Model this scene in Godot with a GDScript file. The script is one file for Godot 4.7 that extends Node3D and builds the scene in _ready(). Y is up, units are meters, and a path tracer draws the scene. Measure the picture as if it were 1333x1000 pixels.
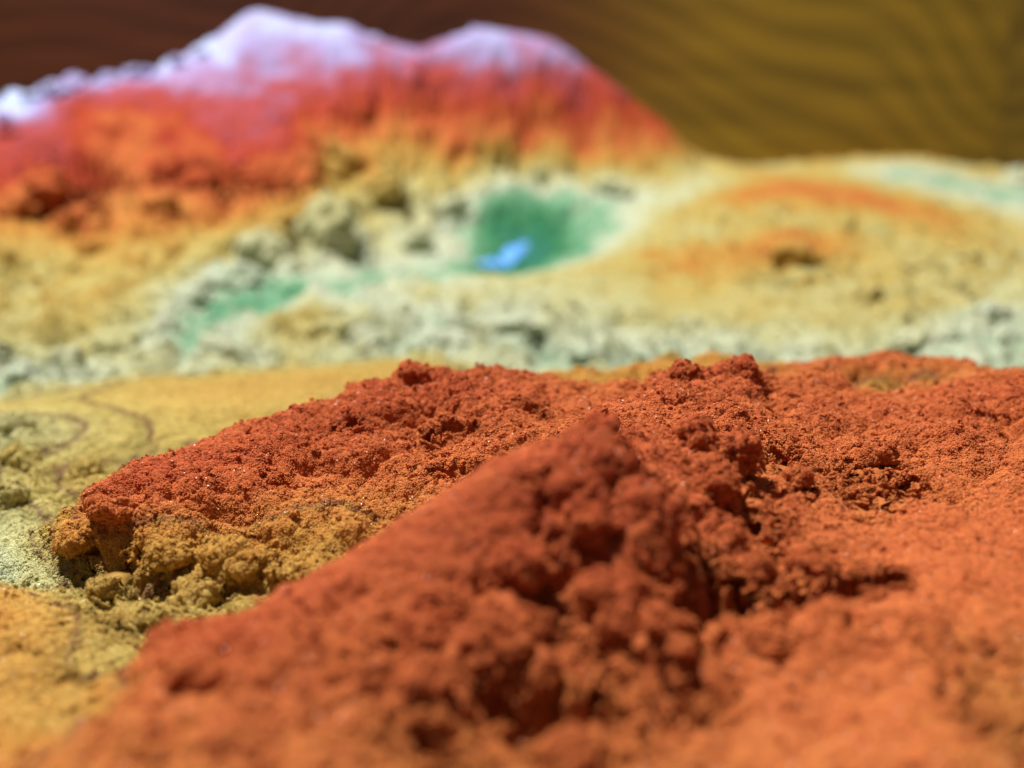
extends Node3D
# Close-up of a sandbox: hills of sand painted with projected height colours, a wooden box behind. Units are metres, the camera looks along -z.
# Ground points are held as (x, depth) with depth = -z.

const COLS := 1000
const ROWS := 840
const CC := 140
const CR := 180
const FAR_EDGE := 1.266

var rng := RandomNumberGenerator.new()
# control points of the relief: x, depth, height in millimetres, roughness and colour band in hundredths
var near_red_ridge_points := [
	-68.6, 252, 10.7, 60, 711, -54.1, 255, 17.4, 50, 730, -39.8, 260, 22.4, 20, 735, -21.9, 262, 32.0, 10, 740, -2.5, 267, 41.3, 10, 751, 15.3, 277, 47.3, 50, 761,
	-30.1, 240, 22.5, 50, 725, -21.0, 250, 27.3, 15, 740, -2.4, 257, 33.9, 15, 751, 14.1, 267, 39.7, 60, 756, 23.5, 272, 42.9, 80, 751, 27.8, 268, 36.2, 90, 745,
	-47.0, 218, 18.4, 60, 703, -42.7, 195, 18.7, 70, 690, -64.4, 215, 15.8, 60, 680, -66.2, 203, 14.1, 50, 670, -21.7, 222, 20.7, 80, 711, -19.4, 196, 19.4, 80, 680,
	-3.7, 243, 24.2, 70, 730, 13.7, 255, 28.4, 80, 740, 18.8, 243, 21.1, 90, 719, 29.6, 252, 23.4, 90, 725, 4.5, 232, 18.7, 90, 703, 4.4, 222, 12.1, 90, 690,
	17.9, 228, 16.3, 90, 695, 1.6, 200, 15.2, 80, 680, 23.4, 215, 14.4, 90, 690, 29.3, 235, 17.3, 80, 711, -15.9, 150, 0.0, 60, 690, -54.2, 150, 0.0, 60, 670,
	-12.7, 110, -10.0, 60, 690, -70.5, 170, 2.0, 50, 660, -106.2, 190, 4.0, 50, 640,
]
var left_red_mound_points := [
	-113.6, 354, 5.0, 60, 700, -104.1, 372, 6.4, 50, 710, -79.6, 388, 12.5, 40, 723, -53.9, 410, 16.6, 50, 730, -29.8, 425, 19.0, 90, 730, -6.3, 428, 17.8, 80, 726,
	12.5, 420, 16.3, 80, 717, 25.9, 410, 14.9, 80, 714, -113.7, 347, -1.9, 90, 630, -104.6, 333, -6.8, 90, 560, -88.2, 331, 2.2, 90, 610, -90.5, 342, 8.2, 70, 700,
	-72.0, 347, 8.5, 70, 710, -76.9, 321, -2.8, 90, 560, -66.1, 312, -5.9, 90, 530, -61.0, 327, 3.7, 90, 620, -43.9, 325, 4.5, 90, 600, -45.2, 319, -1.0, 90, 580,
	-44.5, 365, 10.9, 70, 717, -22.8, 382, 14.4, 90, 720, -21.3, 355, 12.1, 90, 703, -3.6, 390, 16.5, 90, 717, 6.9, 370, 18.0, 90, 710, -26.2, 310, -1.0, 90, 620,
	-4.9, 325, 8.0, 90, 680, 13.9, 335, 16.0, 90, 710, -45.1, 290, -8.0, 90, 560, -61.0, 284, -10.0, 90, 520, -79.2, 298, -8.2, 100, 520, -113.1, 430, -13.0, 50, 520,
	-83.3, 440, -12.0, 50, 520, -51.6, 470, -10.0, 50, 550, -18.2, 490, -12.0, 60, 540, -131.7, 410, -15.5, 60, 500,
]
var golden_slab_points := [
	-122.2, 318, -5.5, 20, 565, -98.9, 307, -5.6, 50, 535, -81.3, 293, -6.8, 60, 525, -100.7, 285, -3.1, 20, 573, -95.1, 258, -2.0, 30, 580, -82.8, 268, -3.7, 50, 545,
	-80.6, 240, -0.6, 30, 557, -90.3, 235, 0.5, 30, 595, -78.5, 270, -2.9, 60, 515, -134.5, 295, -2.2, 20, 573, -118.1, 255, -0.5, 30, 588, -160.2, 285, -1.3, 30, 565,
]
var right_red_slope_points := [
	33.3, 365, 25.9, 90, 726, 47.9, 405, 23.8, 90, 730, 63.5, 420, 23.5, 90, 730, 75.8, 410, 20.8, 80, 726, 87.4, 410, 16.6, 60, 714, 113.0, 420, 12.6, 50, 710,
	132.9, 425, 16.1, 60, 718, 150.7, 430, 19.2, 80, 726, 158.7, 430, 17.7, 70, 722, 190.7, 440, 17.1, 70, 722, 240.1, 440, 12.1, 70, 718, 38.9, 325, 29.7, 90, 730,
	47.2, 305, 23.2, 90, 722, 38.2, 287, 20.9, 90, 726, 56.7, 345, 23.5, 90, 718, 73.3, 360, 18.9, 80, 714, 60.3, 320, 19.9, 70, 714, 83.9, 335, 16.7, 90, 700,
	82.4, 355, 18.4, 80, 710, 100.5, 355, 16.3, 70, 710, 119.5, 365, 15.2, 70, 710, 140.1, 375, 14.3, 70, 714, 84.1, 305, 14.1, 30, 710, 105.4, 318, 14.9, 30, 710,
	124.5, 330, 14.5, 30, 710, 92.3, 275, 15.4, 30, 710, 105.5, 275, 15.4, 30, 710, 64.8, 296, 15.7, 50, 714, 51.2, 285, 16.4, 80, 718, 41.4, 262, 15.9, 90, 700,
	56.7, 262, 14.3, 50, 710, 76.1, 273, 14.5, 30, 710, 48.2, 248, 14.2, 50, 700, 69.3, 246, 15.1, 40, 700, 87.9, 246, 15.1, 40, 690, 37.2, 232, 14.3, 50, 700,
	50.3, 222, 13.5, 35, 700, 68.3, 226, 14.4, 25, 700, 65.2, 205, 14.4, 30, 690, 35.6, 203, 14.1, 40, 690, 47.5, 202, 14.0, 30, 690, 83.5, 224, 15.4, 60, 670,
	92.0, 236, 15.3, 50, 680, 78.2, 204, 14.9, 60, 670, 177.3, 380, 15.0, 60, 710, 131.9, 275, 15.4, 35, 700, 110.4, 225, 14.9, 50, 680, 31.8, 150, 2.0, 60, 690,
	70.0, 150, 2.0, 60, 660, 25.5, 110, -10.0, 60, 660, 24.6, 170, 4.0, 60, 690,
]
var orange_hummock_points := [
	92.7, 460, 7.5, 70, 660, 105.5, 485, 7.0, 70, 700, 126.6, 495, 7.8, 70, 710, 145.7, 495, 8.4, 70, 710, 152.4, 480, 6.1, 60, 680, 119.6, 465, 5.4, 80, 620,
	140.1, 465, 6.7, 70, 640, 144.1, 560, -22.0, 70, 500, 178.4, 550, -22.0, 70, 500, 87.8, 470, -14.0, 60, 600,
]
var low_gold_hummock_points := [
	6.5, 500, -1.7, 70, 600, 20.4, 500, -1.1, 80, 600, 37.7, 510, -1.7, 80, 610, 55.1, 515, -0.3, 80, 610, 65.8, 510, 0.9, 70, 600, 35.6, 480, 1.4, 70, 580,
	10.4, 560, -20.0, 70, 460, 61.1, 570, -18.0, 70, 480,
]
var yellow_sand_shelf_points := [
	-204.0, 550, -24.3, 40, 473, -156.4, 580, -22.7, 20, 488, -87.7, 595, -22.6, 20, 508, -35.9, 610, -22.3, 30, 493, -18.8, 600, -24.6, 40, 493, -108.0, 530, -16.6, 8, 548,
	-73.9, 540, -14.7, 8, 548, -144.1, 500, -15.5, 15, 493, -151.9, 445, -15.2, 60, 490, -132.8, 458, -14.0, 30, 493, -117.4, 470, -12.3, 20, 508, -143.1, 410, -13.5, 50, 490,
	-169.3, 452, -14.8, 90, 420, -169.6, 468, -14.4, 80, 390, -153.1, 405, -14.2, 80, 440, -132.5, 346, -12.1, 80, 350, -130.1, 357, -11.1, 70, 420, -128.4, 378, -11.4, 50, 480,
	-113.0, 335, -8.6, 80, 440, -219.3, 480, -15.3, 50, 480, -172.6, 370, -12.9, 60, 440, -257.5, 450, -16.8, 50, 500,
]
var pale_crumbly_bank_points := [
	-218.4, 590, -30.8, 90, 310, -197.7, 630, -34.5, 100, 295, -160.4, 665, -36.8, 100, 287, -127.1, 685, -36.0, 100, 287, -69.9, 680, -34.7, 100, 302, -17.9, 700, -33.6, 100, 310,
	-2.4, 655, -34.3, 90, 298, 26.0, 640, -34.2, 90, 290, 55.9, 660, -32.5, 90, 295, 114.4, 620, -29.0, 90, 287, 202.9, 630, -26.2, 90, 298, 223.5, 640, -25.1, 90, 290,
	224.9, 610, -25.8, 60, 290, 86.1, 670, -26.6, 90, 333, 35.4, 690, -27.4, 90, 325, 235.6, 690, -19.7, 90, 295, -39.6, 675, -33.5, 100, 295, 170.8, 670, -26.6, 80, 395,
	248.6, 680, -21.3, 90, 310, 303.0, 660, -28.0, 80, 287, 375.7, 660, -28.0, 80, 287, -50.6, 730, -28.3, 100, 302, -2.6, 730, -26.3, 90, 325, -11.1, 770, -22.0, 60, 385,
	-44.4, 765, -22.3, 70, 395,
]
var gold_knoll_points := [
	-109.6, 725, -23.2, 70, 490, -127.7, 690, -31.3, 80, 430, -132.3, 672, -36.6, 80, 390, -88.8, 715, -27.1, 90, 420, -104.9, 690, -31.3, 80, 460, -78.0, 725, -26.5, 90, 400,
]
var yellow_right_hill_points := [
	32.3, 810, -19.6, 30, 450, 62.2, 860, -17.5, 30, 440, 90.1, 910, -12.2, 30, 460, 119.1, 950, -2.0, 50, 500, 164.6, 980, 2.2, 30, 650, 203.3, 990, 3.0, 30, 690,
	254.3, 980, -4.1, 30, 650, 298.4, 950, -11.8, 50, 590, 334.3, 930, -15.3, 60, 460, 78.5, 785, -22.8, 15, 480, 129.1, 840, -17.3, 40, 600, 173.7, 885, -12.2, 60, 670,
	202.9, 865, -17.0, 50, 590, 160.0, 810, -21.0, 90, 480, 121.0, 755, -25.3, 20, 480, 174.3, 735, -25.3, 30, 470, 237.6, 820, -20.6, 70, 460, 233.0, 730, -24.3, 80, 430,
	254.8, 920, -13.8, 50, 500, 92.6, 840, -17.3, 40, 590, 93.3, 730, -26.3, 20, 470, 286.4, 790, -19.4, 80, 440, 182.8, 935, -6.0, 40, 470, 127.9, 900, -10.7, 40, 460,
	232.2, 930, -10.3, 50, 480, 430.0, 900, -20.4, 60, 470, 362.4, 750, -28.5, 70, 440,
]
var green_basin_points := [
	-3.3, 950, -39.2, 20, 60, 12.0, 940, -40.0, 20, 40, -13.2, 920, -39.9, 20, 60, 26.7, 920, -36.4, 70, 210, -14.3, 1000, -18.2, 70, 130, 18.3, 1015, -14.9, 50, 130,
	39.4, 995, -20.1, 70, 180, -34.7, 965, -26.1, 60, 280, -23.5, 930, -38.2, 70, 200, -53.1, 920, -33.9, 30, 280, -76.4, 900, -30.3, 30, 320, -93.8, 930, -25.5, 40, 340,
	47.1, 930, -30.5, 70, 240, 70.2, 975, -22.4, 20, 270, 94.1, 1010, -11.5, 30, 330, 62.2, 1020, -12.9, 50, 240, -55.6, 970, -16.3, 70, 360, -14.5, 1020, -1.9, 70, 250,
	40.7, 1035, -1.1, 60, 260, -61.7, 830, -29.3, 50, 230, -49.2, 850, -29.8, 50, 250, -3.0, 850, -32.0, 40, 320, 44.6, 880, -27.0, 30, 350,
]
var white_red_mountain_points := [
	-348.0, 930, 49.1, 90, 1060, -327.9, 960, 56.5, 50, 1060, -308.1, 1000, 74.2, 50, 1060, -268.2, 1030, 78.9, 40, 1060, -219.4, 1060, 95.8, 30, 1060, -191.8, 1100, 125.0, 20, 1070,
	-123.7, 1100, 114.5, 30, 1060, -72.1, 1110, 97.6, 30, 980, -26.8, 1110, 112.2, 30, 1060, 19.2, 1100, 97.9, 40, 980, 42.3, 1100, 86.7, 25, 950, 77.2, 1100, 65.8, 20, 820,
	118.5, 1100, 37.2, 20, 740, 157.3, 1100, 11.2, 20, 530, -334.1, 945, 42.9, 30, 800, -289.9, 970, 60.8, 40, 790, -245.5, 1000, 68.0, 20, 850, -174.2, 1050, 79.5, 20, 930,
	-121.2, 1070, 86.7, 20, 960, -26.4, 1085, 86.1, 30, 930, -60.1, 1075, 72.8, 60, 820, 19.1, 1087, 74.9, 60, 820, -320.4, 900, 23.2, 40, 790, -281.3, 935, 38.9, 30, 830,
	-216.7, 985, 54.6, 25, 830, -117.5, 1030, 61.9, 35, 830, -276.8, 880, 11.5, 80, 730, -206.6, 930, 24.6, 70, 770, -166.2, 925, 20.2, 70, 740, -251.0, 910, 22.0, 70, 720,
	-137.8, 975, 40.1, 50, 770, -97.6, 985, 34.0, 80, 700, -175.4, 890, 0.5, 80, 640, -217.6, 865, -5.2, 70, 620, -132.7, 930, 9.7, 80, 640, -291.8, 850, -2.8, 80, 620,
	-37.2, 1060, 48.9, 60, 790, 7.7, 1075, 53.3, 50, 800, 53.6, 1085, 47.0, 40, 780, 88.5, 1088, 35.4, 30, 770, -36.9, 1045, 28.1, 70, 720, 7.6, 1060, 32.2, 70, 700,
	53.0, 1065, 17.8, 50, 700, 110.8, 1075, 12.2, 30, 560, -58.0, 1020, 11.7, 80, 540, -3.6, 1040, 12.1, 80, 390, 63.4, 1045, 3.2, 70, 350, -78.4, 1000, 6.0, 90, 440,
	132.3, 1060, 1.4, 40, 380, -234.8, 1200, -10.0, 60, 600, -409.7, 1150, -10.0, 60, 600, -42.6, 1200, -5.0, 60, 500, 84.7, 1190, -5.0, 50, 500, -535.8, 1100, 20.0, 60, 700,
	-424.0, 920, 35.5, 60, 830, -392.6, 840, -1.3, 60, 640, -538.9, 900, 8.8, 60, 650, -139.5, 1210, 0.0, 60, 600, -324.8, 1180, 0.0, 60, 600,
]
var mint_gully_points := [
	-288.0, 795, -18.2, 90, 460, -259.6, 710, -28.0, 90, 460, -263.6, 830, -13.3, 70, 550, -223.8, 765, -23.1, 60, 520, -225.5, 675, -31.6, 90, 430, -192.1, 720, -30.2, 90, 390,
	-179.2, 790, -23.8, 90, 370, -149.5, 845, -18.2, 100, 360, -159.2, 695, -32.5, 80, 240, -134.6, 730, -30.4, 60, 200, -126.5, 755, -27.4, 50, 200, -100.0, 775, -27.3, 80, 220,
	-114.3, 895, -14.7, 100, 360, -114.1, 985, 5.2, 90, 490, -105.8, 930, -5.3, 100, 360, -168.7, 850, -16.7, 90, 440, -190.9, 670, -34.2, 90, 390, -322.5, 720, -30.2, 80, 440,
	-354.8, 800, -16.9, 70, 500, -437.5, 750, -28.5, 70, 500, -87.7, 820, -27.3, 60, 260, -210.0, 830, -17.8, 70, 520, -121.5, 840, -21.9, 90, 340,
]
var wall_side_bank_points := [
	186.2, 1190, -2.3, 40, 470, 211.6, 1190, -2.3, 40, 460, 277.1, 1200, 0.4, 50, 500, 328.1, 1200, 2.3, 50, 490, 373.3, 1200, -3.5, 50, 460, 399.4, 1180, -11.3, 50, 450,
	423.3, 1190, -7.4, 40, 440, 148.9, 1100, -0.5, 30, 420, 201.1, 1130, -1.1, 30, 500, 249.4, 1130, -1.1, 40, 500, 307.1, 1120, -1.7, 40, 230, 325.6, 1080, -5.1, 40, 250,
	350.9, 1050, -9.2, 40, 260, 281.9, 1140, -0.4, 40, 310, 371.9, 1040, -11.2, 40, 240, 542.7, 1150, -6.5, 50, 400, 22.2, 1240, -14.0, 50, 500, 225.9, 1270, -14.0, 50, 500,
	429.1, 1270, -14.0, 50, 450, -248.3, 1270, -14.0, 50, 500, -451.5, 1270, -14.0, 50, 500, -711.4, 1250, -14.0, 50, 500, 627.5, 1260, -14.0, 50, 450, -11.2, 1270, -14.0, 50, 500,
]
var land := [
	# [name, kind, category, group, label, points]
	["sand_ridge", "", "sand ridge", "", "nearest red sand ridge, smooth on its left flank and hollowed in front", near_red_ridge_points],
	["sand_mound", "", "sand mound", "", "rough red sand mound with a golden crumbling foot, left of the nearest ridge", left_red_mound_points],
	["sand_slab", "", "sand slab", "", "smooth cracked golden orange slab of sand below the foot of the red mound", golden_slab_points],
	["sand_slope", "", "sand slope", "", "broad orange red sand slope with a dark open crack, right of the nearest ridge", right_red_slope_points],
	["sand_hummock", "", "sand hummock", "sand hummocks behind the red slopes", "orange hummock of sand peeking up behind the red slope on the right", orange_hummock_points],
	["sand_hummock", "", "sand hummock", "sand hummocks behind the red slopes", "low golden hummock of sand in the dip between the red mound and the red slope", low_gold_hummock_points],
	["sand_shelf", "structure", "sand ground", "", "flat yellow shelf of sand with thin dark projected lines behind the red mound", yellow_sand_shelf_points],
	["sand_bank", "structure", "sand ground", "", "pale greenish white crumbly bank of sand behind the yellow shelf", pale_crumbly_bank_points],
	["sand_knoll", "", "sand knoll", "", "small yellow knoll of sand in front of the mint green gully", gold_knoll_points],
	["sand_hill", "", "sand hill", "", "broad yellow sand hill with orange streaks and a dark lump, right of the green hollow", yellow_right_hill_points],
	["sand_hollow", "structure", "sand ground", "", "dark green hollow in the sand with a blue patch of projector light", green_basin_points],
	["sand_mountain", "", "sand mountain", "", "tall sand mountain with white crest, red flank and yellow foot before the panel", white_red_mountain_points],
	["sand_gully", "structure", "sand ground", "", "crumbly yellow and mint green gully at the foot of the mountain", mint_gully_points],
	["sand_bank", "structure", "sand ground", "", "yellow and pale green strip of sand along the foot of the plywood panel", wall_side_bank_points],
]
# hollows: x, depth, half width, half length, depth of the hollow, turn in degrees (millimetres)
var pits := [
	-11.2, 220, 8, 5, 7, 0,
	-3.5, 221, 9, 6, 9, 0,
	27.7, 287, 9, 10, 18, 0,
	51.4, 301, 9, 5, 11, 0,
	61.3, 315, 4.6, 3.3, 6.4, 0,
	6.3, 221, 15, 9, 20, 0,
	-24.0, 219, 9.2, 5.5, 8.0, 0,
	7.9, 262, 5.2, 3.3, 6.4, 0,
	-10.5, 237, 10.3, 4.4, 6.4, 0,
	85.4, 342, 6.9, 4.4, 9.6, 0,
	95.6, 340, 5.8, 3.3, 8.0, 0,
	65.7, 352, 5.8, 4.4, 6.4, 0,
	43.1, 330, 4.6, 4.4, 6.4, 0,
	56.4, 246, 5.8, 3.3, 6.4, 0,
	66.0, 244, 3.4, 2.2, 4.8, 0,
	29.8, 255, 6.9, 5.5, 9.6, 0,
	12.8, 235, 8.0, 4.4, 8.0, 0,
	-12.8, 203, 8.0, 4.4, 8.0, 0,
	114.6, 455, 5.8, 4.4, 4.8, 0,
	-81.4, 300, 4.6, 4.4, 8.0, 0,
	-16.3, 382, 8.0, 3.3, 6.4, 0,
	-17.3, 355, 6.9, 3.3, 6.4, 0,
	-5.6, 376, 5.8, 2.8, 4.8, 0,
	5.2, 395, 5.8, 3.3, 4.8, 0,
	-66.7, 328, 9.2, 2.8, 4.8, 0,
	-96.8, 327, 10.3, 3.3, 8.0, 0,
	-61.4, 318, 5.8, 3.3, 6.4, 0,
	-46.6, 385, 5.8, 3.3, 4.0, 0,
	-59.1, 352, 4.6, 3.3, 4.0, 0,
	-92.3, 905, 10, 20, 16, 0,
	-69.5, 1105, 9, 14, 8, 0,
	-68.2, 1062, 16, 10, 10, 0,
	13.3, 1066, 15, 9, 9, 0,
	-111.3, 1020, 14, 10, 8, 0,
	-271.8, 915, 34, 12, 18, -20,
	-196.2, 925, 24, 11, 17, 0,
	-156.6, 925, 14, 10, 14, 0,
	-285.4, 875, 22, 12, 16, 0,
	-301.8, 985, 12, 8, 6, 0,
	-156.5, 860, 14, 10, 9, 0,
	-99.1, 885, 9, 16, 10, 0,
	-126.3, 875, 10, 12, 8, 0,
	150.1, 790, 18, 8, 11, 0,
	224.7, 920, 8, 6, 5, 0,
	271.8, 860, 9, 6, 6, 0,
	203.0, 655, 8, 5, 6, 0,
	171.8, 630, 6, 4, 4, 0,
	-48.0, 690, 8, 5, 3, 0,
	-67.5, 655, 9, 4, 5, 0,
	-125.3, 675, 12, 4, 5, 0,
	-192.7, 625, 10, 4, 5, 0,
	-221.8, 640, 10, 4, 4, 0,
	-77.7, 410, 0.1, 0.1, 0, 0,
]
# cracks: width, depth of the crack, then x, depth of each corner (millimetres)
var cracks := [
	[4, 5, -108.5, 331, -91.6, 321, -73.7, 315, -60.7, 314, -43.8, 309],
	[6, 24, 38.9, 256, 43.4, 265, 57.8, 268, 67.7, 271, 76.6, 276],
	[4.5, 14, 37.7, 283, 38.9, 260, 32.5, 232, 25.7, 212],
	[1.1, 2.6, -108.9, 280, -97.6, 275, -88.8, 267, -81.7, 264],
	[2.8, 6, 79.3, 234, 76.2, 214, 81.6, 203],
	[0.9, 2.0, 73.7, 252, 83.3, 245, 92.7, 238],
	[2.2, 5, -101.3, 306, -89.7, 299, -78.3, 291],
	[1.5, 3, 63.6, 318, 78.2, 340, 89.0, 325],
]
# clods: x, depth, radius in millimetres, height over radius in hundredths
var clods := [
	-143.0, 680, 12, 55,
	-173.7, 660, 11, 50,
	-86.6, 695, 12, 55,
	-29.1, 690, 13, 50,
	34.1, 660, 9, 50,
	62.3, 650, 8, 50,
	186.7, 660, 10, 50,
	137.5, 650, 8, 50,
	88.5, 690, 9, 50,
	5.2, 705, 10, 50,
	-64.3, 940, 14, 60,
	-41.1, 1000, 14, 60,
	74.4, 1040, 12, 60,
	-86.9, 970, 14, 70,
	50.7, 277, 4, 70,
	65.7, 280, 3.6, 70,
	34.3, 283, 4.5, 80,
	18.0, 285, 4, 70,
	-100.5, 342, 9, 45,
	-67.8, 322, 7, 60,
	-82.3, 325, 6, 60,
	-49.6, 319, 6, 42,
	-108.9, 343, 7, 60,
	18.8, 244, 7, 80,
	-3.6, 233, 7, 80,
	-15.5, 239, 5.5, 80,
	26.1, 238, 6, 80,
	10.0, 200, 7, 80,
	-13.5, 214, 7, 80,
	-30.1, 216, 5, 80,
	43.3, 325, 6, 80,
	54.0, 327, 6.5, 80,
	48.9, 252, 3.5, 50,
	62.2, 256, 3.2, 50,
	37.6, 235, 5, 70,
	28.4, 220, 6, 80,
	47.4, 243, 5, 60,
	45.5, 306, 5, 80,
	62.3, 283, 4.5, 70,
	3.4, 250, 5, 80,
	15.3, 259, 5, 80,
	-42.6, 214, 5, 70,
	-55.0, 225, 5, 70,
	-75.6, 316, 5, 70,
	-99.6, 322, 5, 60,
	-61.2, 306, 5, 70,
	65.9, 405, 6, 70,
	49.6, 400, 5, 70,
	69.2, 328, 4, 70,
	93.1, 350, 4.5, 70,
	-15.0, 405, 5, 60,
	-29.5, 420, 5, 70,
	164.7, 835, 17, 62,
	-115.0, 900, 18, 120,
	-149.7, 845, 17, 80,
	-158.8, 795, 14, 80,
	-173.3, 760, 12, 80,
	-176.9, 705, 10, 80,
	-193.5, 680, 10, 80,
	-40.4, 690, 9, 80,
	-10.3, 705, 9, 80,
	-114.8, 990, 13, 160,
	-288.9, 890, 18, 80,
	-262.9, 872, 15, 80,
	-302.3, 870, 15, 80,
	-219.4, 885, 14, 80,
	-167.0, 930, 12, 80,
	-206.3, 928, 14, 80,
	-329.1, 950, 8, 62,
	-332.8, 957, 8, 62,
	-322.9, 980, 8, 70,
	-314.3, 990, 8, 75,
	-301.5, 1000, 9, 70,
	-281.9, 1020, 6, 62,
	-268.3, 1030, 8, 62,
	-255.9, 1035, 6, 62,
	-236.3, 1045, 7, 60,
	-223.0, 1055, 6, 60,
	208.1, 660, 7, 80,
	235.7, 690, 8, 80,
	191.0, 755, 8, 80,
	237.7, 820, 10, 80,
	267.4, 830, 9, 80,
	215.1, 920, 9, 80,
	400.4, 1130, 14, 80,
	-157.6, 440, 7, 80,
	-171.9, 475, 7, 80,
	-150.8, 405, 6, 80,
	-136.3, 435, 5, 60,
	-101.3, 690, 8, 80,
	-70.4, 685, 9, 80,
	-207.0, 650, 9, 80,
	-218.6, 620, 8, 80,
]

var kx := PackedFloat64Array()
var ky := PackedFloat64Array()
var kid := PackedInt32Array()
var wh := PackedFloat64Array()
var wr := PackedFloat64Array()
var wt := PackedFloat64Array()
var solved: Array = []
var coarse: Array = []
var depth_of := PackedFloat32Array()
var hf := PackedFloat32Array()
var rf := PackedFloat32Array()
var tf := PackedFloat32Array()
var idf := PackedInt32Array()
var pos_rows: Array = []
var col_rows: Array = []
var pos := PackedVector3Array()
var nor := PackedVector3Array()
var lump := FastNoiseLite.new()
var boulder := FastNoiseLite.new()
var knob := FastNoiseLite.new()
var crumb := FastNoiseLite.new()
var fine := FastNoiseLite.new()
var patch := FastNoiseLite.new()
var tone := FastNoiseLite.new()
var ramp: Array[Color] = []
var sand_mat: StandardMaterial3D
var grain_mat: StandardMaterial3D
var glint_mat: StandardMaterial3D
var roots: Array = []


func _ready() -> void:
	rng.seed = 41
	# ---- camera
	var cam := Camera3D.new()
	cam.name = "camera"
	cam.position = Vector3(0, 0.13, 0)
	cam.rotation_degrees = Vector3(-15, 0, 0)
	cam.near = 0.01
	cam.far = 20.0
	var look := CameraAttributesPhysical.new()
	look.frustum_focal_length = 44.785
	look.frustum_focus_distance = 0.374
	look.frustum_near = 0.01
	look.frustum_far = 20.0
	look.exposure_aperture = 6.3
	cam.attributes = look
	cam.fov = 30.0
	add_child(cam)
	# ---- dim room round the box
	var env := Environment.new()
	env.background_mode = Environment.BG_COLOR
	env.background_color = Color(0.105, 0.095, 0.108).linear_to_srgb()
	env.tonemap_mode = Environment.TONE_MAPPER_LINEAR
	env.tonemap_exposure = 1.0
	env.sdfgi_enabled = true
	env.ssao_enabled = true
	env.ssil_enabled = true
	var we := WorldEnvironment.new()
	we.name = "environment"
	we.environment = env
	add_child(we)
	# ---- the projector lamp that hangs over the box
	var lamp := SpotLight3D.new()
	lamp.name = "projector_lamp"
	lamp.position = Vector3(-0.62, 1.9, -0.7)
	lamp.look_at_from_position(lamp.position, Vector3(-0.05, 0, -0.6), Vector3(0, 0, -1))
	lamp.spot_angle = 42.0
	lamp.spot_angle_attenuation = 0.3
	lamp.spot_range = 6.0
	lamp.light_energy = 8.9
	lamp.light_color = Color(1.0, 0.985, 0.95)
	lamp.light_size = 0.11
	lamp.shadow_enabled = true
	add_child(lamp)
	# ---- materials
	sand_mat = StandardMaterial3D.new()
	sand_mat.resource_name = "projected_colour_sand"
	sand_mat.vertex_color_use_as_albedo = true
	sand_mat.roughness = 0.8
	sand_mat.metallic_specular = 0.2
	grain_mat = StandardMaterial3D.new()
	grain_mat.resource_name = "sand_grains"
	grain_mat.vertex_color_use_as_albedo = true
	grain_mat.roughness = 0.55
	grain_mat.metallic_specular = 0.22
	glint_mat = StandardMaterial3D.new()
	glint_mat.resource_name = "glassy_grains"
	glint_mat.vertex_color_use_as_albedo = true
	glint_mat.roughness = 0.33
	glint_mat.metallic_specular = 0.6
	make_ramp()
	make_noises()
	# ---- large structure
	build_box()
	var t0 := Time.get_ticks_msec()
	fit_relief()
	spread_relief()
	print("relief ", Time.get_ticks_msec() - t0)
	carve()
	displace()
	print("displaced ", Time.get_ticks_msec() - t0)
	build_land()
	print("land ", Time.get_ticks_msec() - t0)
	# ---- objects and small details
	build_clods()
	scatter()
	build_projected_water()
	print("all ", Time.get_ticks_msec() - t0)


func make_ramp() -> void:  # colours the projector throws by height, put into the sand's own colour
	var share := [0.62, 0.62, 0.62, 0.62, 0.62, 0.62, 0.62, 0.62, 0.62, 0.62, 0.66, 0.74]
	for c in [[60, 130, 120], [62, 134, 90], [128, 184, 146], [212, 220, 194], [206, 203, 150], [203, 182, 106], [209, 156, 76], [212, 120, 68], [186, 74, 48], [184, 88, 98], [182, 168, 226], [198, 214, 255]]:
		ramp.append(Color(c[0] / 255.0, c[1] / 255.0, c[2] / 255.0).srgb_to_linear() * share[ramp.size()])


func band(t: float) -> Color:
	t = clampf(t, 0.0, 10.99)
	var k := int(t)
	return ramp[k].lerp(ramp[k + 1], t - k)


func make_noises() -> void:
	for n in [[boulder, 30.0, 1], [lump, 68.0, 1], [knob, 165.0, 1], [crumb, 390.0, 1]]:
		var f: FastNoiseLite = n[0]
		f.noise_type = FastNoiseLite.TYPE_CELLULAR
		f.frequency = n[1]
		f.seed = 7 + int(n[1])
		f.fractal_type = FastNoiseLite.FRACTAL_NONE
		f.cellular_return_type = FastNoiseLite.RETURN_DISTANCE
		f.cellular_distance_function = FastNoiseLite.DISTANCE_EUCLIDEAN
		f.cellular_jitter = 1.0
		f.domain_warp_enabled = true
		f.domain_warp_type = FastNoiseLite.DOMAIN_WARP_SIMPLEX
		f.domain_warp_amplitude = 0.45 / n[1]
		f.domain_warp_frequency = n[1] * 0.8
		f.domain_warp_fractal_type = FastNoiseLite.DOMAIN_WARP_FRACTAL_NONE
	for n in [[fine, 1000.0, 2], [patch, 30.0, 3], [tone, 140.0, 3]]:
		var f: FastNoiseLite = n[0]
		f.noise_type = FastNoiseLite.TYPE_SIMPLEX
		f.frequency = n[1]
		f.seed = 7 + int(n[1])
		f.fractal_octaves = n[2]
		f.fractal_type = FastNoiseLite.FRACTAL_FBM


# a rounded swelling per cell with creases between, about -0.5 to 0.5
func dome(f: FastNoiseLite, p: Vector3) -> float:
	var q := f.get_noise_3dv(p) + 1.0
	return 0.36 - 1.5 * q * q


# ---------------------------------------------------------------- relief

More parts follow.
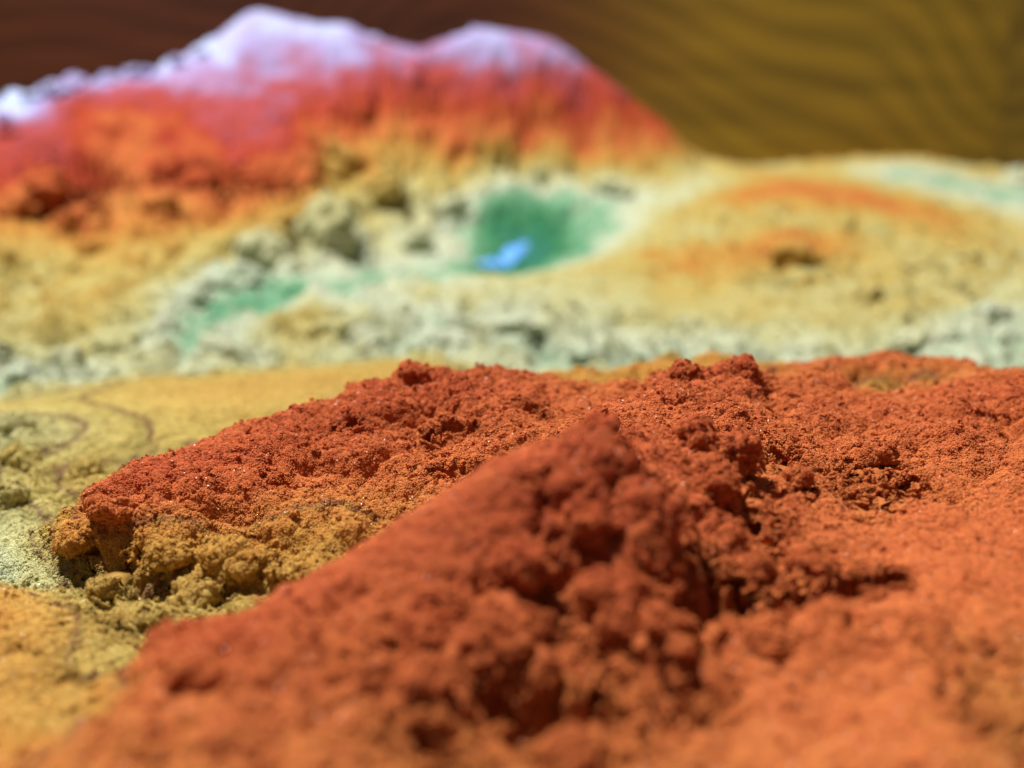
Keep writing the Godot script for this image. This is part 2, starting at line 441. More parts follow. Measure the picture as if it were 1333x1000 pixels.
func fit_relief() -> void:
	for k in land.size():
		var p: Array = land[k][5]
		for i in range(0, p.size(), 5):
			var x: float = p[i] * 0.001
			var d: float = p[i + 1] * 0.001
			kx.append(1.25 * x / (d + 0.02))
			ky.append(log(d))
			kid.append(k)
	var n := kx.size()
	var m := n + 3
	var a: Array = []
	var at := 0
	var rhs: Array = []
	for k in land.size():
		var p: Array = land[k][5]
		for i in range(0, p.size(), 5):
			rhs.append([p[i + 2] * 0.001, p[i + 3] * 0.01, p[i + 4] * 0.01])
	for i in n:
		var row := PackedFloat64Array()
		row.resize(m + 3)
		for j in n:
			var r2 := (kx[i] - kx[j]) ** 2 + (ky[i] - ky[j]) ** 2
			row[j] = r2 * log(r2 + 1e-12) if i != j else 4e-4
		row[n] = 1.0
		row[n + 1] = kx[i]
		row[n + 2] = ky[i]
		for c in 3:
			row[m + c] = rhs[i][c]
		a.append(row)
	for e in 3:
		var row := PackedFloat64Array()
		row.resize(m + 3)
		for j in n:
			row[j] = [1.0, kx[j], ky[j]][e]
		a.append(row)
	for c in m:
		var best := c
		for r in range(c + 1, m):
			if absf(a[r][c]) > absf(a[best][c]):
				best = r
		var swap: PackedFloat64Array = a[c]
		a[c] = a[best]
		a[best] = swap
		var pivot: PackedFloat64Array = a[c]
		var inv := 1.0 / pivot[c]
		for r in range(c + 1, m):
			var row: PackedFloat64Array = a[r]
			var f := row[c] * inv
			if f == 0.0:
				continue
			for j in range(c, m + 3):
				row[j] -= f * pivot[j]
			a[r] = row
	for w in 3:
		var s := PackedFloat64Array()
		s.resize(m)
		for r in range(m - 1, -1, -1):
			var row: PackedFloat64Array = a[r]
			var v := row[m + w]
			for j in range(r + 1, m):
				v -= row[j] * s[j]
			s[r] = v / row[r]
		solved.append(s)
	wh = solved[0]
	wr = solved[1]
	wt = solved[2]


func depth_at(q: float) -> float:
	if q < 0.1:
		return exp(lerpf(log(0.11), log(0.2), q / 0.1))
	if q < 0.64:
		return exp(lerpf(log(0.2), log(0.48), (q - 0.1) / 0.54))
	return exp(lerpf(log(0.48), log(FAR_EDGE), (q - 0.64) / 0.36))


func x_at(s: float, d: float) -> float:
	var half := 0.05 + 0.58 * d
	return s * minf(half, 0.555) if s < 0.0 else s * minf(half, 0.4285)


func coarse_row(r: int) -> void:
	var d := depth_at((r + 0.5) / CR)
	var qy := log(d)
	var n := kx.size()
	var out := PackedFloat32Array()
	out.resize(CC * 4)
	for c in CC:
		var qx := 1.25 * x_at((c + 0.5) / CC * 2.0 - 1.0, d) / (d + 0.02)
		var h := wh[n] + wh[n + 1] * qx + wh[n + 2] * qy
		var ro := wr[n] + wr[n + 1] * qx + wr[n + 2] * qy
		var t := wt[n] + wt[n + 1] * qx + wt[n + 2] * qy
		var near := 1e9
		var who := 0
		for i in n:
			var dx := qx - kx[i]
			var dy := qy - ky[i]
			var r2 := dx * dx + dy * dy
			var g := r2 * log(r2 + 1e-12)
			h += g * wh[i]
			ro += g * wr[i]
			t += g * wt[i]
			if r2 < near:
				near = r2
				who = kid[i]
		out[c * 4] = h
		out[c * 4 + 1] = ro
		out[c * 4 + 2] = t
		out[c * 4 + 3] = who
	coarse[r] = out


func spread_relief() -> void:
	coarse.resize(CR)
	var job := WorkerThreadPool.add_group_task(coarse_row, CR)
	WorkerThreadPool.wait_for_group_task_completion(job)
	var all := PackedFloat32Array()
	var ids := PackedInt32Array()
	for r in CR:
		var row: PackedFloat32Array = coarse[r]
		for c in CC:
			all.append(row[c * 4])
			all.append(row[c * 4 + 1])
			all.append(row[c * 4 + 2])
			ids.append(int(row[c * 4 + 3]))
	var im := Image.create_from_data(CC, CR, false, Image.FORMAT_RGBF, all.to_byte_array())
	im.resize(COLS, ROWS, Image.INTERPOLATE_CUBIC)
	var big := im.get_data().to_float32_array()
	var n := COLS * ROWS
	hf.resize(n)
	rf.resize(n)
	tf.resize(n)
	idf.resize(n)
	for r in ROWS:
		depth_of.append(depth_at((r + 0.5) / ROWS))
		for c in COLS:
			var i := r * COLS + c
			hf[i] = big[i * 3]
			rf[i] = clampf(big[i * 3 + 1], 0.05, 1.0)
			tf[i] = big[i * 3 + 2]
			var wob := patch.get_noise_2d(c * 0.0012, r * 0.0012) * 1.4
			var cr := clampi(int(float(r) * CR / ROWS + wob), 0, CR - 1)
			var cc := clampi(int(float(c) * CC / COLS + wob), 0, CC - 1)
			idf[i] = ids[cr * CC + cc]


func row_of(d: float) -> int:
	var lo := 0
	var hi := ROWS - 1
	while hi - lo > 1:
		var mid := (lo + hi) / 2
		if depth_of[mid] < d:
			lo = mid
		else:
			hi = mid
	return lo


func col_of(x: float, d: float) -> int:
	var half := x_at(-1.0, d) if x < 0.0 else x_at(1.0, d)
	var s := x / absf(half)
	return clampi(int((s + 1.0) * 0.5 * COLS - 0.5), 0, COLS - 1)


func index_at(x: float, d: float) -> int:
	return row_of(d) * COLS + col_of(x, d)


func carve() -> void:
	for i in range(0, pits.size(), 6):
		var x0: float = pits[i] * 0.001
		var d0: float = pits[i + 1] * 0.001
		var a: float = pits[i + 2] * 0.001
		var b: float = pits[i + 3] * 0.001
		var deep: float = pits[i + 4] * 0.001
		var turn := deg_to_rad(pits[i + 5])
		var reach := maxf(a, b) * 1.5
		for r in range(row_of(d0 - reach), row_of(d0 + reach) + 1):
			var d := depth_of[r]
			for c in range(col_of(x0 - reach, d), col_of(x0 + reach, d) + 1):
				var dx := x_at((c + 0.5) / COLS * 2.0 - 1.0, d) - x0
				var dd := d - d0
				var u := (dx * cos(turn) + dd * sin(turn)) / a
				var v := (-dx * sin(turn) + dd * cos(turn)) / b
				var q := sqrt(u * u + v * v) * (1.0 + 0.75 * tone.get_noise_2d(x0 + dx, d))
				if q < 1.0:
					hf[r * COLS + c] -= deep * (1.0 - q * q)
	for crack in cracks:
		var wide: float = crack[0] * 0.001
		var deep: float = crack[1] * 0.001
		for k in range(2, crack.size() - 2, 2):
			var p := Vector2(crack[k], crack[k + 1]) * 0.001
			var q := Vector2(crack[k + 2], crack[k + 3]) * 0.001
			var reach := wide * 1.6
			for r in range(row_of(minf(p.y, q.y) - reach), row_of(maxf(p.y, q.y) + reach) + 1):
				var d := depth_of[r]
				for c in range(col_of(minf(p.x, q.x) - reach, d), col_of(maxf(p.x, q.x) + reach, d) + 1):
					var at := Vector2(x_at((c + 0.5) / COLS * 2.0 - 1.0, d), d)
					at += Vector2(tone.get_noise_2d(at.x, at.y), tone.get_noise_2d(at.y, at.x)) * 0.004
					var s := Geometry2D.get_closest_point_to_segment(at, p, q).distance_to(at) / wide
					if s < 1.0:
						var i := r * COLS + c
						hf[i] -= deep * (1.0 - s * s) * 0.75


func relief_row(r: int) -> void:
	var d := depth_of[r]
	var out := PackedVector3Array()
	out.resize(COLS)
	var up := mini(r + 1, ROWS - 1)
	var dn := maxi(r - 1, 0)
	var far := smoothstep(0.42, 0.75, d)
	for c in COLS:
		var i := r * COLS + c
		var x := x_at((c + 0.5) / COLS * 2.0 - 1.0, d)
		var lf := maxi(c - 1, 0)
		var rt := mini(c + 1, COLS - 1)
		var gx := (hf[r * COLS + rt] - hf[r * COLS + lf]) / maxf(1e-5, x_at((rt + 0.5) / COLS * 2.0 - 1.0, d) - x_at((lf + 0.5) / COLS * 2.0 - 1.0, d))
		var gd := (hf[up * COLS + c] - hf[dn * COLS + c]) / (depth_of[up] - depth_of[dn])
		var n := Vector3(-gx, 1.0, gd).normalized()
		var p := Vector3(x, hf[i], -d)
		var spread := patch.get_noise_3dv(p)
		var ro := rf[i] * clampf(0.85 + 1.1 * spread, 0.15, 1.4)
		var h := dome(boulder, p) * lerpf(ro * 0.0060, ro * ro * 0.0215, far)
		h += dome(lump, p) * ro * lerpf(0.0085, 0.0085, far)
		h += dome(knob, p) * lerpf(0.0005, 0.0026, ro) * lerpf(1.0, 1.25, far)
		h += dome(crumb, p) * lerpf(0.0004, 0.0011, ro)
		h += fine.get_noise_3dv(p) * (0.00014 + 0.0003 * ro)
		out[c] = p + n * h
	pos_rows[r] = out


func displace() -> void:
	pos_rows.resize(ROWS)
	var job := WorkerThreadPool.add_group_task(relief_row, ROWS)
	WorkerThreadPool.wait_for_group_task_completion(job)
	for r in ROWS:
		pos.append_array(pos_rows[r])
	col_rows.resize(ROWS)
	job = WorkerThreadPool.add_group_task(colour_row, ROWS)
	WorkerThreadPool.wait_for_group_task_completion(job)
	for r in ROWS:
		nor.append_array(col_rows[r][0])


# band value at a surface point: the fitted value, raised or lowered with the height above the smooth relief
func band_at(i: int, y: float) -> float:
	return tf[i] + clampf((y - hf[i]) * 45.0, -0.5, 0.6)


const LINES := [4.6, 5.02, 5.52, 6.5]


# projector light painted into the sand: colour band and thin two-toned height lines
func projected_tint(i: int, y: float) -> Color:
	var r := i / COLS
	var c := i % COLS
	var d := depth_of[r]
	var p := pos[i]
	var t := band_at(i, y) + 0.2 * tone.get_noise_3dv(p) + 0.75 * smoothstep(0.5, 0.8, d) * patch.get_noise_3dv(p)
	var col := band(t)
	if d < 0.62 and c > 1 and c < COLS - 2 and r > 1 and r < ROWS - 2:
		var gx := (tf[i + 2] - tf[i - 2]) / maxf(1e-5, pos[i + 2].x - pos[i - 2].x)
		var gd := (tf[i + 2 * COLS] - tf[i - 2 * COLS]) / (depth_of[r + 2] - depth_of[r - 2])
		var g := sqrt(gx * gx + gd * gd)
		var half := clampf(g * lerpf(0.0006, 0.0017, smoothstep(0.36, 0.46, d)), 0.004, 0.07)
		var level := tf[i] + (t - tf[i]) * (0.06 + 0.3 * rf[i] * rf[i]) + 0.02 * patch.get_noise_3dv(p)
		for l in LINES:
			var s: float = (level - l) / half
			if absf(s) < 3.2:
				var dark := exp(-s * s) * 0.7
				var green := exp(-(s + 1.8) * (s + 1.8)) * 0.45
				col = col.lerp(Color(0.10, 0.022, 0.03), dark).lerp(Color(0.19, 0.15, 0.04), green)
	return col * (1.0 + 0.10 * fine.get_noise_3dv(p))


func colour_row(r: int) -> void:
	var ns := PackedVector3Array()
	ns.resize(COLS)
	var cs := PackedColorArray()
	cs.resize(COLS)
	var up := mini(r + 1, ROWS - 1)
	var dn := maxi(r - 1, 0)
	for c in COLS:
		var i := r * COLS + c
		var lf := maxi(c - 1, 0)
		var rt := mini(c + 1, COLS - 1)
		ns[c] = (pos[r * COLS + rt] - pos[r * COLS + lf]).cross(pos[up * COLS + c] - pos[dn * COLS + c]).normalized()
		var col := projected_tint(i, pos[i].y)
		col.a = 1.0
		cs[c] = col
	col_rows[r] = [ns, cs]


func thing(called: String, label: String, category: String, group := "", kind := "") -> Node3D:
	var o := Node3D.new()
	o.name = called
	add_child(o, true)
	describe(o, label, category, group, kind)
	return o


func describe(o: Node, label: String, category: String, group := "", kind := "") -> void:
	o.set_meta("label", label)
	o.set_meta("category", category)
	if group:
		o.set_meta("group", group)
	if kind:
		o.set_meta("kind", kind)


func build_land() -> void:
	var n := COLS * ROWS
	var count := land.size()
	var index: Array = []
	var verts: Array = []
	var norms: Array = []
	var tints: Array = []
	var remap: Array = []
	for k in count:
		index.append(PackedInt32Array())
		verts.append(PackedVector3Array())
		norms.append(PackedVector3Array())
		tints.append(PackedColorArray())
		var m := PackedInt32Array()
		m.resize(n)
		m.fill(-1)
		remap.append(m)
	for k in count:
		var mi: PackedInt32Array = index[k]
		var mv: PackedVector3Array = verts[k]
		var mn: PackedVector3Array = norms[k]
		var mc: PackedColorArray = tints[k]
		var mm: PackedInt32Array = remap[k]
		index[k] = null
		verts[k] = null
		norms[k] = null
		tints[k] = null
		remap[k] = null
		var centre := Vector3.ZERO
		var some := 0
		for r in ROWS - 1:
			var cs: PackedColorArray = col_rows[r][1]
			var cs2: PackedColorArray = col_rows[r + 1][1]
			for c in COLS - 1:
				var i := r * COLS + c
				if idf[i] != k:
					continue
				var q := [i, i + 1, i + COLS, i + COLS + 1]
				for e in 4:
					var v: int = q[e]
					if mm[v] < 0:
						mm[v] = mv.size()
						mv.append(pos[v])
						mn.append(nor[v])
						mc.append(cs[c + e] if e < 2 else cs2[c + e - 2])
				centre += pos[i]
				some += 1
				mi.append_array([mm[i], mm[i + COLS], mm[i + 1], mm[i + 1], mm[i + COLS], mm[i + COLS + 1]])
		var o := thing(land[k][0], land[k][4], land[k][2], land[k][3], land[k][1])
		roots.append(o)
		if some == 0:
			continue
		centre /= some
		o.position = centre
		for v in mv.size():
			mv[v] -= centre
		var arrays := []
		arrays.resize(Mesh.ARRAY_MAX)
		arrays[Mesh.ARRAY_VERTEX] = mv
		arrays[Mesh.ARRAY_NORMAL] = mn
		arrays[Mesh.ARRAY_COLOR] = mc
		arrays[Mesh.ARRAY_INDEX] = mi
		var mesh := ArrayMesh.new()
		mesh.add_surface_from_arrays(Mesh.PRIMITIVE_TRIANGLES, arrays)
		var s := MeshInstance3D.new()
		s.name = "sand_surface"
		s.mesh = mesh
		s.material_override = sand_mat
		s.set_surface_override_material(0, sand_mat)
		s.material_override = null
		o.add_child(s, true)


# ---------------------------------------------------------------- clods

var clod_spots: Array = []


func ball(times: int) -> Array:
	var s := SphereMesh.new()
	s.radius = 1.0
	s.height = 2.0
	s.radial_segments = times * 2
	s.rings = times
	return s.get_mesh_arrays()


func build_clods() -> void:
	var coarse_ball := ball(28)
	var fine_ball := ball(44)
	for i in range(0, clods.size(), 4):
		var x: float = clods[i] * 0.001
		var d: float = clods[i + 1] * 0.001
		var rad: float = clods[i + 2] * 0.001
		var flat: float = clods[i + 3] * 0.01
		var at := index_at(x, d)
		var base := Vector3(x, hf[at] + rad * flat * 0.12, -d)
		var src: Array = fine_ball if d < 0.5 else coarse_ball
		var v: PackedVector3Array = (src[Mesh.ARRAY_VERTEX] as PackedVector3Array).duplicate()
		var colours := PackedColorArray()
		var turn := Basis.from_euler(Vector3(rng.randf() * 0.6, rng.randf() * TAU, rng.randf() * 0.6))
		var stretch := Vector3(rng.randf_range(0.85, 1.25), flat, rng.randf_range(0.8, 1.1))
		var off := Vector3(rng.randf(), rng.randf(), rng.randf())
		for k in v.size():
			var u := v[k]
			var w := turn * (u * stretch)
			var at_sand := base + w * rad + off
			var swell := 1.0 + 0.5 * dome(lump, at_sand * (0.010 / rad) * 1.3) + 0.32 * dome(knob, at_sand * (0.010 / rad)) + 0.0013 / rad * dome(crumb, at_sand) + 0.0003 / rad * fine.get_noise_3dv(at_sand)
			v[k] = w * rad * swell
			var y := base.y + v[k].y
			var c := band(tf[at] + clampf((y - hf[at]) * (40.0 if d < 0.55 else 10.0), -0.8, 0.7) + 0.2 * tone.get_noise_3dv(at_sand)) * (1.0 + 0.1 * fine.get_noise_3dv(at_sand))
			c.a = 1.0
			colours.append(c)
		var st := SurfaceTool.new()
		st.begin(Mesh.PRIMITIVE_TRIANGLES)
		st.set_smooth_group(0)
		for k in v.size():
			st.set_color(colours[k])
			st.add_vertex(v[k])
		for k in src[Mesh.ARRAY_INDEX]:
			st.add_index(k)
		st.generate_normals()
		var o := MeshInstance3D.new()
		o.name = "clod"
		o.mesh = st.commit()
		o.set_surface_override_material(0, sand_mat)
		var root: Node3D = roots[idf[at]]
		o.position = base - root.position
		root.add_child(o, true)
		if d < 0.55:
			clod_spots.append([base, o.mesh.surface_get_arrays(0)[Mesh.ARRAY_VERTEX], at, rad, o.mesh.surface_get_arrays(0)[Mesh.ARRAY_NORMAL]])


# ---------------------------------------------------------------- loose crumbs and grains

func ico() -> Array:
	var g := (1.0 + sqrt(5.0)) / 2.0
	var p := [Vector3(-1, g, 0), Vector3(1, g, 0), Vector3(-1, -g, 0), Vector3(1, -g, 0), Vector3(0, -1, g), Vector3(0, 1, g), Vector3(0, -1, -g), Vector3(0, 1, -g), Vector3(g, 0, -1), Vector3(g, 0, 1), Vector3(-g, 0, -1), Vector3(-g, 0, 1)]
	var f := [0, 11, 5, 0, 5, 1, 0, 1, 7, 0, 7, 10, 0, 10, 11, 1, 5, 9, 5, 11, 4, 11, 10, 2, 10, 7, 6, 7, 1, 8, 3, 9, 4, 3, 4, 2, 3, 2, 6, 3, 6, 8, 3, 8, 9, 4, 9, 5, 2, 4, 11, 6, 2, 10, 8, 6, 7, 9, 8, 1]
	return [p, f]


func add_grain(st: SurfaceTool, centre: Vector3, size: float, smooth := true) -> void:
	var base := ico()
	var turn := Basis.from_euler(Vector3(rng.randf(), rng.randf(), rng.randf()) * TAU)
	var stretch := Vector3(rng.randf_range(0.75, 1.15), rng.randf_range(0.75, 1.15), rng.randf_range(0.8, 1.2))
	var p: Array = []
	for v in base[0]:
		p.append(centre + turn * (v.normalized() * stretch * rng.randf_range(0.85, 1.12)) * size)
	var bright := rng.randf_range(0.66, 0.96)
	if rng.randf() < 0.08:
		bright = 0.5
	st.set_color(Color(bright, bright * rng.randf_range(0.94, 1.06), bright * rng.randf_range(0.9, 1.1)))
	st.set_smooth_group(0 if smooth else -1)
	for k in range(0, 60, 3):
		st.add_vertex(p[base[1][k]])
		st.add_vertex(p[base[1][k + 2]])
		st.add_vertex(p[base[1][k + 1]])


func clump_mesh(grains: int) -> ArrayMesh:
	var st := SurfaceTool.new()
	st.begin(Mesh.PRIMITIVE_TRIANGLES)
	var spots: Array = [Vector3.ZERO]
	for k in grains:
		var from: Vector3 = spots[rng.randi() % spots.size()]
		var way := Vector3(rng.randfn(), rng.randfn(), rng.randfn()).normalized()
		var to := from + way * rng.randf_range(0.26, 0.4)
		if to.length() > 1.0:
			to = to.normalized() * rng.randf_range(0.5, 0.95)
		spots.append(to)
	for s in spots:
		add_grain(st, s, rng.randf_range(0.19, 0.30))
	st.generate_normals()
	return st.commit()


# a thin carpet of grains that lies on the sand, one unit in radius, facing up
func carpet_mesh() -> ArrayMesh:
	var st := SurfaceTool.new()
	st.begin(Mesh.PRIMITIVE_TRIANGLES)
	var spots: Array = []
	var tries := 0
	while spots.size() < 26 and tries < 4000:
		tries += 1
		var q := Vector2(rng.randf_range(-1, 1), rng.randf_range(-1, 1))
		if q.length() > 1.0:
			continue
		var clear := true
		for o in spots:
			if Vector2(o.x, o.z).distance_to(q) < 0.29:
				clear = false
				break
		if clear:
			spots.append(Vector3(q.x, rng.randf_range(-0.16, 0.2) - 0.10 * q.length_squared(), q.y))
	for s in spots:
		add_grain(st, s, rng.randf_range(0.17, 0.31))
	st.generate_normals()
	return st.commit()


func lay_copy(buffer: PackedFloat32Array, at: Vector3, n: Vector3, size: float, c: Color) -> void:
	var b := Basis(Quaternion(Vector3.UP, n)) * Basis(Vector3.UP, rng.randf() * TAU)
	b = b.scaled(Vector3.ONE * size)
	buffer.append_array([b.x.x, b.y.x, b.z.x, at.x, b.x.y, b.y.y, b.z.y, at.y, b.x.z, b.y.z, b.z.z, at.z, c.r * 1.55, c.g * 1.55, c.b * 1.55, 1.0])


func grain_mesh(smooth := true) -> ArrayMesh:
	var st := SurfaceTool.new()
	st.begin(Mesh.PRIMITIVE_TRIANGLES)
	add_grain(st, Vector3.ZERO, 1.0, smooth)
	st.generate_normals()
	return st.commit()


func put_copy(buffer: PackedFloat32Array, at: Vector3, size: float, c: Color) -> void:
	var b := Basis.from_euler(Vector3(rng.randf(), rng.randf(), rng.randf()) * TAU).scaled(Vector3.ONE * size)
	buffer.append_array([b.x.x, b.y.x, b.z.x, at.x, b.x.y, b.y.y, b.z.y, at.y, b.x.z, b.y.z, b.z.z, at.z, c.r * 1.55, c.g * 1.55, c.b * 1.55, 1.0])


func scatter() -> void:
	var meshes := [clump_mesh(38), clump_mesh(30), clump_mesh(44), grain_mesh(), grain_mesh(false), carpet_mesh(), carpet_mesh()]
	var buffers: Array = []
	for k in land.size():
		buffers.append([PackedFloat32Array(), PackedFloat32Array(), PackedFloat32Array(), PackedFloat32Array(), PackedFloat32Array(), PackedFloat32Array(), PackedFloat32Array()])
	# crumbs on the open sand
	var rows: Array = []
	for pass_ in 3:
		var total: int = [130000, 170000, 250000][pass_]
		for k in total:
			var r := int(rng.randf_range(0.06, 0.80 if pass_ == 0 else 0.68) * ROWS)
			if pass_ == 2 and rng.randf() < 0.2:
				r = int((0.66 + 0.3 * rng.randf() * rng.randf()) * ROWS)
			if pass_ == 0 and rng.randf() < 0.1:
				r = int(rng.randf_range(0.64, 1.0) * (ROWS - 1))
			var c := int(rng.randf_range(0.12, 0.88) * COLS)
			var i := r * COLS + c
			var p := pos[i]
			var d := -p.z
			var n := nor[i]
			var ro := rf[i]
			var heap := tone.get_noise_3dv(p) * 0.5 + 0.5
			var root: Node3D = roots[idf[i]]
			if pass_ == 2:
				var size := rng.randf_range(0.0008, 0.0012) * (0.85 + 0.5 * d)
				var at := p + n * rng.randf_range(-0.00012, 0.00008)
				lay_copy(buffers[idf[i]][5 + k % 2], at - root.position, n, size, projected_tint(i, at.y) * rng.randf_range(0.94, 1.06))
			elif pass_ == 0:
				if rng.randf() > lerpf(0.25, 1.0, smoothstep(0.15, 0.6, ro)) * smoothstep(0.05, 0.45, heap + 0.3 * ro):
					continue
				var size := rng.randf_range(0.00035, 0.0008) * (0.7 + 0.5 * ro)
				if d > 0.5:
					if rng.randf() < 0.6:
						continue
					size *= lerpf(1.0, 2.4, smoothstep(0.5, 1.1, d))
				if heap > 0.55 and rng.randf() < 0.25:
					size *= 1.5
				var lift := rng.randf_range(-0.5, 0.45) + (0.9 if heap > 0.6 and rng.randf() < 0.3 else 0.0)
				var at := p + n * size * lift
				var col := projected_tint(i, at.y) * rng.randf_range(0.88, 1.12)
				put_copy(buffers[idf[i]][k % 3], at - root.position, size, col)
			else:
				if rng.randf() > 0.12 + 0.88 * ro:
					continue
				var size := rng.randf_range(0.00018, 0.00036)
				var at := p + n * size * rng.randf_range(-0.7, 0.2 + 0.5 * ro)
				var col := projected_tint(i, at.y) * (rng.randf_range(0.8, 1.15) if rng.randf() > 0.02 else 0.55)
				var glassy := rng.randf() < 0.6
				if glassy:
					at = p + n * size * rng.randf_range(0.2, 1.0)
				put_copy(buffers[idf[i]][4 if glassy else 3], at - root.position, size, col * (1.5 if glassy else 1.0))  # glassy grains also coloured lighter, which paints in their sparkle
	# crumbs clinging to the near clods
	for spot in clod_spots:
		var base: Vector3 = spot[0]
		var v: PackedVector3Array = spot[1]
		var i: int = spot[2]
		var root: Node3D = roots[idf[i]]
		var nv: PackedVector3Array = spot[4]
		for k in int(11.0 * pow(float(spot[3]) * 1000.0, 2.0)):
			var j := rng.randi() % v.size()
			var at := base + v[j]
			var col := band(tf[i] + clampf((at.y - hf[i]) * 40.0, -0.8, 0.7) + 0.2 * tone.get_noise_3dv(at)) * rng.randf_range(0.92, 1.08)
			if k % 3 == 0:
				put_copy(buffers[idf[i]][k % 3], at + nv[j] * 0.0002 - root.position, rng.randf_range(0.0003, 0.0008), col)
			else:
				lay_copy(buffers[idf[i]][5 + k % 2], at - root.position, nv[j], rng.randf_range(0.0007, 0.0011), col)
	for k in land.size():
		for m in 7:
			var buffer: PackedFloat32Array = buffers[k][m]
			if buffer.is_empty():
				continue
			var mm := MultiMesh.new()
			mm.transform_format = MultiMesh.TRANSFORM_3D
			mm.use_colors = true
			mm.mesh = meshes[m]
			mm.instance_count = buffer.size() / 16
			mm.buffer = buffer
			var o := MultiMeshInstance3D.new()
			o.name = ["crumbs", "crumbs", "crumbs", "loose_grains", "glassy_grains", "surface_grains", "surface_grains"][m]
			o.multimesh = mm
			o.material_override = glint_mat if m == 4 else grain_mat
			o.set_meta("kind", "stuff")
			(roots[k] as Node3D).add_child(o, true)


# ---------------------------------------------------------------- blue projected patch

func build_projected_water() -> void:  # blue sheet stands in for light projected on the sand, no real water
	var m := StandardMaterial3D.new()
	m.resource_name = "projected_blue"
	m.albedo_color = Color8(100, 164, 242)
	m.roughness = 0.3
	var outline := [[0.8, 960, 6.5, 20, -20], [-14.5, 940, 9, 5, 0]]
	var o := thing("projected_water", "small bright blue patch of projector light at the bottom of the green hollow", "projected_water")
	var first: int = index_at(outline[0][0] * 0.001, outline[0][1] * 0.001)
	o.position = pos[first]
	for blot in outline:
		var st := SurfaceTool.new()
		st.begin(Mesh.PRIMITIVE_TRIANGLES)
		st.set_smooth_group(0)
		var x: float = blot[0] * 0.001
		var d: float = blot[1] * 0.001
		var level := -1.0
		var rim: Array = []
		for k in 24:
			var a := TAU * k / 24.0
			var w := 1.0 + 0.25 * sin(a * 3.0 + d * 90.0) + 0.12 * sin(a * 5.0)
			var e := Vector2(cos(a) * blot[2], sin(a) * blot[3]).rotated(deg_to_rad(blot[4])) * 0.001 * w
			rim.append(Vector3(x + e.x, 0, -d - e.y))
		rim.append(rim[0])
		var mid := Vector3(x, 0, -d)
		for ring in 5:
			for k in 24:
				var q := [mid.lerp(rim[k], ring / 5.0), mid.lerp(rim[k + 1], ring / 5.0), mid.lerp(rim[k], (ring + 1) / 5.0), mid.lerp(rim[k + 1], (ring + 1) / 5.0)]
				for e in 4:
					q[e].y = pos[index_at(q[e].x, -q[e].z)].y + 0.0025 * (1.0 - pow((ring + (1.0 if e > 1 else 0.0)) / 5.0, 4)) + 0.0004
					q[e] -= o.position
				for e in [0, 1, 2, 1, 3, 2]:
					st.add_vertex(q[e])
		st.generate_normals()
		var s := MeshInstance3D.new()
		s.name = "projected_blue_patch"
		s.mesh = st.commit()
		s.set_surface_override_material(0, m)
		o.add_child(s, true)


# ---------------------------------------------------------------- wooden box

func wood_texture(seed_: int, from: Color, to: Color) -> ImageTexture:
	var w := 1024
	var h := 384
	var im := Image.create(w, h, false, Image.FORMAT_RGB8)
	var a := FastNoiseLite.new()
	a.seed = seed_
	a.frequency = 0.0022
	a.fractal_octaves = 2
	var b := FastNoiseLite.new()
	b.seed = seed_ + 1
	b.frequency = 0.012
	b.fractal_octaves = 3
	for y in h:
		for x in w:
			var warp := a.get_noise_2d(x * 0.9, y * 1.3) * 95.0
			var arch := 70.0 * exp(-pow((x - 640.0) / 190.0, 2.0))
			var ring := sin((y * 1.0 + arch + warp) * 0.27) * 0.5 + 0.5
			var line := pow(ring, 2.2)
			var fibre := b.get_noise_2d(x * 0.35, y * 7.0)
			var base := from.lerp(to, smoothstep(0.52, 0.74, x / float(w) + 0.04 * a.get_noise_2d(x, y)))  # brown to olive shift puts the projector's light on the wall into the wood
			im.set_pixel(x, y, base * clampf(1.0 - 0.15 * line + 0.14 * fibre, 0.3, 1.3))
	return ImageTexture.create_from_image(im)


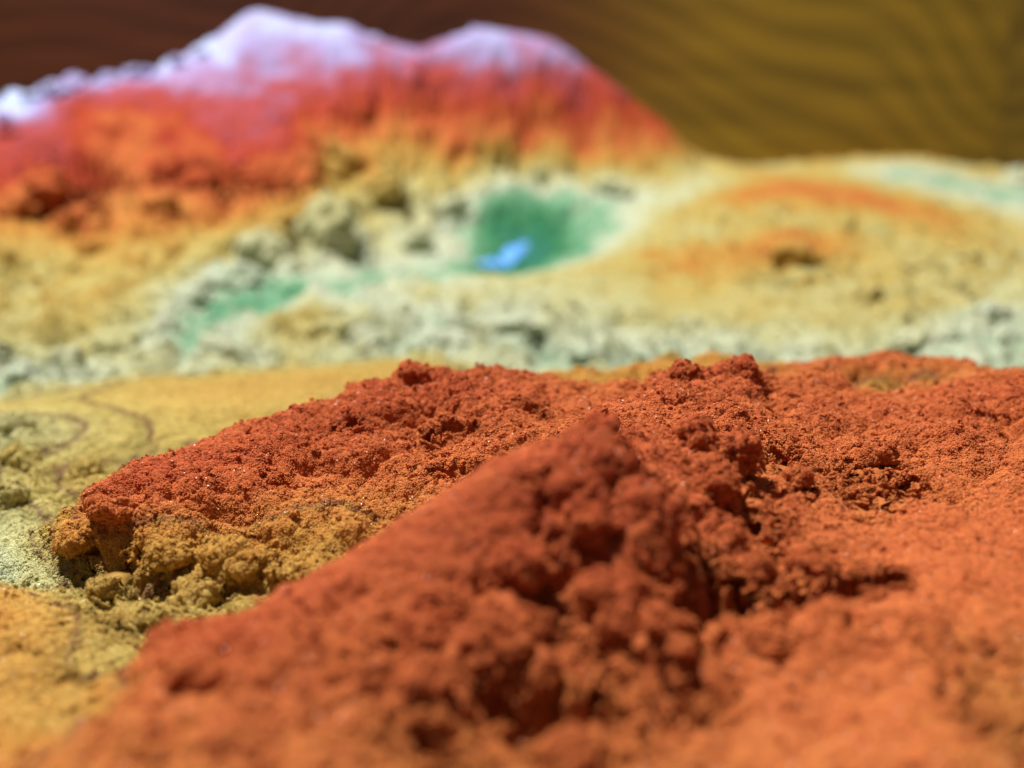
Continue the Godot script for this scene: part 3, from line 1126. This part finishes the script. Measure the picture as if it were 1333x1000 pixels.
func plank(size: Vector3) -> ArrayMesh:
	# a board with chamfered edges; the two large faces carry the grain
	var e := 0.002
	var st := SurfaceTool.new()
	st.begin(Mesh.PRIMITIVE_TRIANGLES)
	st.set_smooth_group(-1)
	var hx := size.x / 2
	var hy := size.y / 2
	var hz := size.z / 2
	var rings: Array = []
	for k in [[-hz, e], [-hz + e, 0.0], [hz - e, 0.0], [hz, e]]:
		var ix: float = hx - k[1]
		var iy: float = hy - k[1]
		rings.append([Vector3(-ix, -iy, k[0]), Vector3(ix, -iy, k[0]), Vector3(ix, iy, k[0]), Vector3(-ix, iy, k[0])])
	var quads: Array = [[rings[0][0], rings[0][1], rings[0][2], rings[0][3]], [rings[3][1], rings[3][0], rings[3][3], rings[3][2]]]
	for k in 3:
		for s in 4:
			quads.append([rings[k][s], rings[k + 1][s], rings[k + 1][(s + 1) % 4], rings[k][(s + 1) % 4]])
	for q in quads:
		for n in [0, 1, 2, 0, 2, 3]:
			var v: Vector3 = q[n]
			st.set_uv(Vector2(v.x / size.x + 0.5, 0.5 - v.y / size.y))
			st.add_vertex(v)
	st.generate_normals()
	return st.commit()


func build_box() -> void:
	var sides := [
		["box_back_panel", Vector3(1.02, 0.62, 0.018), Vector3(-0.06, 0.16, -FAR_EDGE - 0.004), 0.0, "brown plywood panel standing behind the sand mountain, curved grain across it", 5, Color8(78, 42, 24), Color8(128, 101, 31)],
		["box_side_panel", Vector3(1.262, 0.60, 0.018), Vector3(0.432, 0.15, -0.634), 90.0, "wooden side panel at the right end of the back panel", 9, Color8(92, 72, 22), Color8(92, 72, 22)],
		["box_side_panel", Vector3(1.262, 0.60, 0.018), Vector3(-0.552, 0.15, -0.634), 90.0, "wooden side panel left of the sand mountain", 13, Color8(84, 50, 28), Color8(84, 50, 28)],
	]
	for s in sides:
		var m := StandardMaterial3D.new()
		m.resource_name = "plywood"
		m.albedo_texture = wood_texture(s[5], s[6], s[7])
		m.roughness = 0.55
		m.metallic_specular = 0.35
		var o := MeshInstance3D.new()
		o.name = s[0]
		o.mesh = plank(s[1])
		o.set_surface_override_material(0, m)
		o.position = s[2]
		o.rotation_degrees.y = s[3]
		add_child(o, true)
		describe(o, s[4], "wooden panel", "panels of the sandbox")
